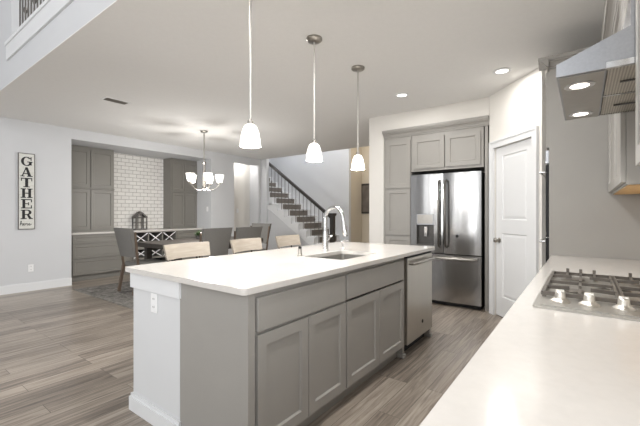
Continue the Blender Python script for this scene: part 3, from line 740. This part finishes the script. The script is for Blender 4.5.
def make_chair(label, loc, rotz):
    t = thing('dining_chair', label, 'chair', (loc[0], loc[1], RUGZ+.0005), rotz, 'upholstered chairs around the dining table')
    # faces local -y
    sb = MB().box(-.235, .235, -.26, .20, .40, .475, .022, 3); sb.build('seat', M['fabric'], t, smooth=True)
    MB().box(-.225, .225, -.24, .19, .355, .3995).build('seat_frame', M['wood_leg'], t)
    def by(z): return .205+(z-.42)*.20
    bk = MB(); v = []
    rows = 7
    for r_ in range(rows+1):
        z = .575+.445*r_/rows; hw_ = .228+.040*r_/rows
        ringv = []
        for c_ in range(9):
            u = -1+c_/4; bow = .028*(1-u*u)
            ringv.append((u*hw_, by(z)+bow, z))
        v.append(ringv)
    F = [[bk.bm.verts.new((x, y-.022, z)) for x, y, z in rw] for rw in v]
    Bk = [[bk.bm.verts.new((x, y+.030, z)) for x, y, z in rw] for rw in v]
    for r_ in range(rows):
        for c_ in range(8):
            bk.bm.faces.new([F[r_][c_], F[r_][c_+1], F[r_+1][c_+1], F[r_+1][c_]])
            bk.bm.faces.new([Bk[r_][c_+1], Bk[r_][c_], Bk[r_+1][c_], Bk[r_+1][c_+1]])
        for c_ in (0, 8): bk.bm.faces.new([F[r_][c_], F[r_+1][c_], Bk[r_+1][c_], Bk[r_][c_]])
    for c_ in range(8):
        for r_ in (0, rows): bk.bm.faces.new([F[r_][c_], F[r_][c_+1], Bk[r_][c_+1], Bk[r_][c_]])
    bk.build('backrest', M['fabric'], t, smooth=True)
    for sx in (-1, 1):
        MB().tube([(sx*.205, -.225, .0), (sx*.212, -.215, .354)], [.017, .024], 10).build('leg', M['wood_leg'], t, smooth=True)
        MB().beam((sx*.238, .285, .006), (sx*.238, .212, .42), .034, .042, (0, 1, 0)).beam((sx*.238, .212, .42), (sx*.262, by(.96)-.038, .96), .026, .030, (0, 1, 0)).build('leg', M['wood_leg'], t)
    return t
ch = make_chair('grey upholstered chair at the left head of the table, seen whole beside the island corner', (2.92, 5.71), R(90))
dup(ch, (3.46, 4.86, RUGZ+.0005), R(180), 'grey upholstered dining chair, its back seen between the left and middle stools')
dup(ch, (4.05, 4.79, RUGZ+.0005), R(180), 'grey upholstered dining chair, its back rising directly behind the middle stool')
dup(ch, (5.36, 5.84, RUGZ+.0005), R(-84), 'grey upholstered chair at the far right head of the table, half hidden by another chair')

pl = thing('potted_plant', 'small dark green plant in a pot on the dining table', 'plant', (4.05, 5.88, .7665))
MB().lathe([(.045, 0), (.06, .07), (.055, .07), (.05, .06)], (0, 0, 0), 18).build('pot', M['pot'], pl, smooth=True)
lf = MB()
for q in range(60):
    a = random.uniform(0, 2*PI); e_ = random.uniform(.15, 1.4); L_ = random.uniform(.06, .12)
    d_ = Vector((math.cos(a)*math.cos(e_), math.sin(a)*math.cos(e_), math.sin(e_))); sd_ = d_.cross(Vector((0, 0, 1))).normalized()*.018
    b0 = Vector((0, 0, .06)); nrm = d_.cross(sd_).normalized()*.004
    p = [b0, b0+d_*L_*.5+sd_+nrm, b0+d_*L_, b0+d_*L_*.5-sd_+nrm, b0+d_*L_*.5-nrm]
    vv = [lf.bm.verts.new(x) for x in p]
    for tri in ((0, 1, 4), (1, 2, 4), (2, 3, 4), (3, 0, 4), (0, 3, 1), (1, 3, 2)): lf.bm.faces.new([vv[k_] for k_ in tri])
lf.build('leaves', M['leaf'], pl)

def make_stool(label, loc, rotz):
    t = thing('counter_stool', label, 'stool', (loc[0], loc[1], 0.0003), rotz, 'counter stools on the dining side of the island')
    # faces local -y (the island); backrest at +y
    MB().box(-.20, .20, -.19, .17, .63, .665, .012, 2).build('seat', M['wood_pale'], t, smooth=True)
    bk = MB(); n = 12; A_ = []
    for q in range(n+1):
        u = -1+2*q/n; x = u*.215; y = .205-.05*u*u
        A_.append((x, y))
    for (x0, y0), (x1, y1) in zip(A_, A_[1:]):
        vs = []
        for (x, y) in ((x0, y0), (x1, y1)):
            vs += [bk.bm.verts.new(p) for p in ((x*.98, y-.012, .885), (x*.98, y+.008, .885), (x*1.03, y+.037, 1.003), (x*1.03, y+.019, 1.003))]
        for q in ((0, 1, 5, 4), (1, 2, 6, 5), (2, 3, 7, 6), (3, 0, 4, 7)): bk.bm.faces.new([vs[k_] for k_ in q])
        if x0 < -.2: bk.bm.faces.new(vs[:4])
        if x1 > .2: bk.bm.faces.new(vs[4:])
    bmesh.ops.remove_doubles(bk.bm, verts=bk.bm.verts, dist=1e-5)
    bk.build('backrest', M['wood_pale'], t, smooth=True)
    for sx in (-1, 1):
        MB().tube([(sx*.12, .15, .62), (sx*.12, .19, .75), (sx*.12, .222, .93)], .009, 10).build('back_post', M['black_metal'], t, smooth=True)
        for sy in (-1, 1): MB().tube([(sx*.15, sy*.14, .629), (sx*.20, sy*.19, 0)], .012, 10).build('leg', M['black_metal'], t, smooth=True)
    f = MB()
    for a_, b_ in (((-1, -1), (1, -1)), ((1, -1), (1, 1)), ((1, 1), (-1, 1)), ((-1, 1), (-1, -1))):
        f.tube([(a_[0]*.183, a_[1]*.173, .22), (b_[0]*.183, b_[1]*.173, .22)], .008, 8)
    f.build('footrest', M['black_metal'], t, smooth=True)
    return t
sl = make_stool('pale wood counter stool nearest the left end of the island', (1.75, 2.50), R(4))
dup(sl, (2.41, 2.50, .0003), R(8), 'pale wood counter stool in the middle of the three stools')
dup(sl, (3.05, 2.53, .0003), R(6), 'pale wood counter stool at the far end of the island, before the stairs')

# ------------------------------------------------------------------ lights that hang or sit in the ceiling
def pendant(x, PY, label, energy=20):
    t = thing('pendant_light', label, 'pendant light', (x, PY, CZ), 0, 'glass pendant lights over the island')
    MB().lathe([(.068, -.0005), (.068, -.018), (.055, -.028), (.014, -.032)], (0, 0, 0), 28).build('canopy', M['nickel'], t, smooth=True)
    MB().tube([(0, 0, -.03), (0, 0, -.875)], .0072, 10).build('rod', M['rod'], t, smooth=True)
    MB().lathe([(.010, -.86), (.018, -.868), (.022, -.905), (.030, -.912)], (0, 0, 0), 20).build('socket', M['nickel'], t, smooth=True)
    prof = [(.024, -.893), (.036, -.90), (.048, -.92), (.058, -.952), (.066, -.995), (.0705, -1.04)]
    prof += [(r-.004, z) for r, z in prof[::-1]]
    MB().lathe(prof, (0, 0, 0), 28, cap=False).build('shade', M['opal'], t, smooth=True)
    MB().lathe([(.004, -.913), (.02, -.93), (.028, -.96), (.02, -.985), (.006, -.995)], (0, 0, 0), 16).build('bulb', M['opal'], t, smooth=True)
    point('pendant_lamp_light', (x, PY, CZ-1.06), energy, (1, .975, .94), .05)
    return t
pendant(1.63, 1.79, 'opal glass pendant nearest the camera, leftmost of the three over the island')
pendant(2.395, 1.84, 'opal glass pendant in the middle of the three over the island')
pendant(3.14, 1.85, 'opal glass pendant farthest along the island, in front of the beige wall')

cx_, cy_ = 3.90, 5.50
cl = thing('chandelier', 'five-arm nickel chandelier with lit glass shades over the dining table', 'chandelier', (cx_, cy_, CZ))
MB().lathe([(.065, -.0005), (.065, -.015), (.05, -.03), (.012, -.036)], (0, 0, 0), 24).build('canopy', M['nickel'], cl, smooth=True)
MB().tube([(0, 0, -.03), (0, 0, -.56)], .011, 10).build('rod', M['nickel'], cl, smooth=True)
MB().lathe([(.012, -.55), (.035, -.56), (.035, -.59), (.024, -.60), (.024, -.98), (.032, -1.0), (.032, -1.03), (.012, -1.06), (.004, -1.075)], (0, 0, 0), 20).build('column', M['nickel'], cl, smooth=True)
for q in range(5):
    a = R(36.6+(-4-72*q)); dx, dy = math.cos(a), math.sin(a)
    arm = [(.03, -1.04), (.09, -1.065), (.16, -1.055), (.22, -1.02), (.262, -.97), (.27, -.94)]
    MB().tube([(dx*r, dy*r, z) for r, z in arm], .010, 10).build('arm', M['nickel'], cl, smooth=True)
    MB().lathe([(.014, -.955), (.032, -.945), (.026, -.925)], (dx*.27, dy*.27, 0), 16).build('lamp_cup', M['nickel'], cl, smooth=True)
    pr = [(.032, -.930), (.050, -.92), (.064, -.86), (.076, -.785)]
    pr += [(r-.004, z) for r, z in pr[::-1]]
    MB().lathe(pr, (dx*.27, dy*.27, 0), 22, cap=False).build('shade', M['opal'], cl, smooth=True)
    point('chandelier_lamp_light', (cx_+dx*.27, cy_+dy*.27, CZ-.76), .5, (1, .975, .94), .04)

point('chandelier_lamp_light', (cx_, cy_, CZ-1.28), 70, (1, .975, .94), .15)  # unseen lamp added under the hub to carry most of the chandelier's light

def downlight(x, y, label, energy=9.5):
    t = thing('recessed_downlight', label, 'recessed light', (x, y, CZ))
    MB().lathe([(.085, -.0005), (.088, -.006), (.062, -.009), (.060, -.003)], (0, 0, 0), 28, cap=False).build('trim_ring', M['trim'], t, smooth=True)
    MB().lathe([(.060, -.0045), (.02, -.005)], (0, 0, 0), 28).build('lens', M['led'], t, smooth=True)
    disk_light('downlight_and_fill', (x, y, CZ-.012), energy)
downlight(4.195, 1.834, 'lit round recessed ceiling light in front of the refrigerator wall')
downlight(4.11, .687, 'lit round recessed ceiling light in front of the pantry door', 7)
for x, y in ((1.5, .85), (1.9, .85), (1.45, 2.1)):   # unseen fill lamps added above the frame to brighten aisle and counters
    disk_light('downlight_and_fill', (x, y, CZ-.012), 12.5)

vt = thing('ceiling_vent', 'rectangular dark slatted air vent in the ceiling at the left', 'vent', (2.165, 4.966, CZ), 0)
MB().box(-.155, .155, -.085, -.065, -.006, -.0005).box(-.155, .155, .065, .085, -.006, -.0005).box(-.155, -.135, -.065, .065, -.006, -.0005).box(.135, .155, -.065, .065, -.006, -.0005).build('frame', M['plate'], vt)
MB().box(-.134, .134, -.064, .064, -.002, -.0006).build('duct_opening', M['dark'], vt)
for q in range(6): MB().beam((-.134, -.05+q*.02, -.004), (.134, -.05+q*.02, -.004), .012, .002, (0, .6, .8)).build('slat', M['nickel'], vt)

# unseen lamps added to light the stairwell, foyer and hall
area('stairwell_fill_light', (7.6, 5.8, 5.4), (0, 0, 0), .8, .8, 95, (.95, .97, 1))
point('foyer_warm_light', (7.4, 3.6, 3.4), 45, (1, .90, .76), .15)
point('hall_fill_light', (6.40, 7.42, 2.62), 9, (1, .975, .94), .1)

point('loft_fill_light', (2.4, 4.6, 5.1), 40, (1, .98, .95), .15)  # unseen lamp added to brighten the loft behind its balusters
# ------------------------------------------------------------------ things on the walls
sg = thing('word_sign', 'tall white wooden sign reading GATHER here on the left wall', 'sign', (1.772, YL, 1.61))
MB().box(-.098, .098, -.024, -.0005, -.60, .60).build('board', M['sign'], sg)
fb = MB().box(-.106, -.0985, -.028, -.0005, -.61, .61).box(.0985, .106, -.028, -.0005, -.61, .61).box(-.0985, .0985, -.028, -.0005, .6005, .61).box(-.0985, .0985, -.028, -.0005, -.61, -.6005)
fb.build('frame', M['lantern'], sg)
def rect(x0, x1, y0, y1): return [(x0, y0), (x1, y0), (x1, y1), (x0, y1)]
def arc(cx, cy, rx, ry, ix, iy, a0, a1, n=16):
    o = [(cx+rx*math.cos(R(a0+(a1-a0)*k/n)), cy+ry*math.sin(R(a0+(a1-a0)*k/n))) for k in range(n+1)]
    i = [(cx+ix*math.cos(R(a0+(a1-a0)*k/n)), cy+iy*math.sin(R(a0+(a1-a0)*k/n))) for k in range(n+1)]
    return [[o[k], o[k+1], i[k+1], i[k]] for k in range(n)]
s7 = .09
LET = {
 'G': arc(.5, .5, .48, .5, .24, .41, 38, 322)+[rect(.70, .93, .10, .46), rect(.55, 1.0, .40, .49), rect(.83, .92, .62, .98)],
 'A': [[(.08, .06), (.18, .06), (.52, 1.0), (.42, 1.0)], [(.62, .06), (.90, .06), (.58, 1.0), (.38, 1.0)], rect(.24, .72, .28, .37), rect(-.02, .32, 0, s7), rect(.54, 1.02, 0, s7)],
 'T': [rect(.37, .63, .05, .95), rect(.02, .98, .89, 1.0), rect(.02, .10, .66, .9), rect(.90, .98, .66, .9), rect(.22, .78, 0, s7)],
 'H': [rect(.12, .36, .04, .96), rect(.64, .88, .04, .96), rect(.34, .66, .45, .55), rect(0, .46, 0, s7), rect(.54, 1, 0, s7), rect(0, .46, 1-s7, 1), rect(.54, 1, 1-s7, 1)],
 'E': [rect(.14, .38, .04, .96), rect(.02, .95, 0, .10), rect(.02, .95, .90, 1), rect(.36, .68, .46, .55), rect(.62, .70, .34, .67), rect(.86, .95, .08, .34), rect(.86, .95, .66, .92)],
 'R': [rect(.12, .36, .04, .96), rect(0, .50, 0, s7), rect(0, .56, .91, 1), rect(.34, .58, .44, .53), [(.50, .46), (.72, .46), (.98, .0), (.72, .0)], rect(.70, 1.04, 0, s7)]+arc(.56, .72, .36, .28, .12, .19, -90, 90, 10),
}
lh, lw_ = .150, .150
for k, chx in enumerate('GATHER'):
    m = MB(); z0 = .555-lh-k*.170
    for pg in LET[chx]: m.prism([(-lw_/2+u*lw_, z0+v*lh) for u, v in pg], -.0265, -.0242, 'y')
    m.build('letter', M['ink'], sg)
scr = {'h': [(-.075, -.50), (-.066, -.47), (-.060, -.455), (-.068, -.452), (-.072, -.48), (-.078, -.525), (-.070, -.50), (-.060, -.487), (-.053, -.495), (-.055, -.52), (-.048, -.525)],
       'e': [(-.048, -.525), (-.034, -.512), (-.026, -.500), (-.032, -.490), (-.040, -.500), (-.040, -.518), (-.030, -.526), (-.018, -.518)],
       'r': [(-.018, -.518), (-.008, -.488), (-.004, -.494), (.008, -.492), (.004, -.515), (.010, -.525), (.018, -.520)],
       'e2': [(.018, -.520), (.032, -.512), (.042, -.500), (.036, -.490), (.027, -.500), (.026, -.518), (.036, -.527), (.062, -.505)]}
m = MB()
for key, pts in scr.items(): m.tube([(x*1.05, -.0262, z-.02) for x, z in pts], .0036, 6)
m.build('script_word', M['ink'], sg)

pc_ = thing('wall_picture', 'dark framed picture on the beige wall left of the refrigerator wall', 'picture', (8.799, 4.87, 1.67), R(-90))
MB().box(-.20, .20, -.03, -.0005, -.42, .42).build('frame', M['rail'], pc_)
MB().box(-.16, .16, -.033, -.0305, -.37, .37).build('canvas', M['picture'], pc_)
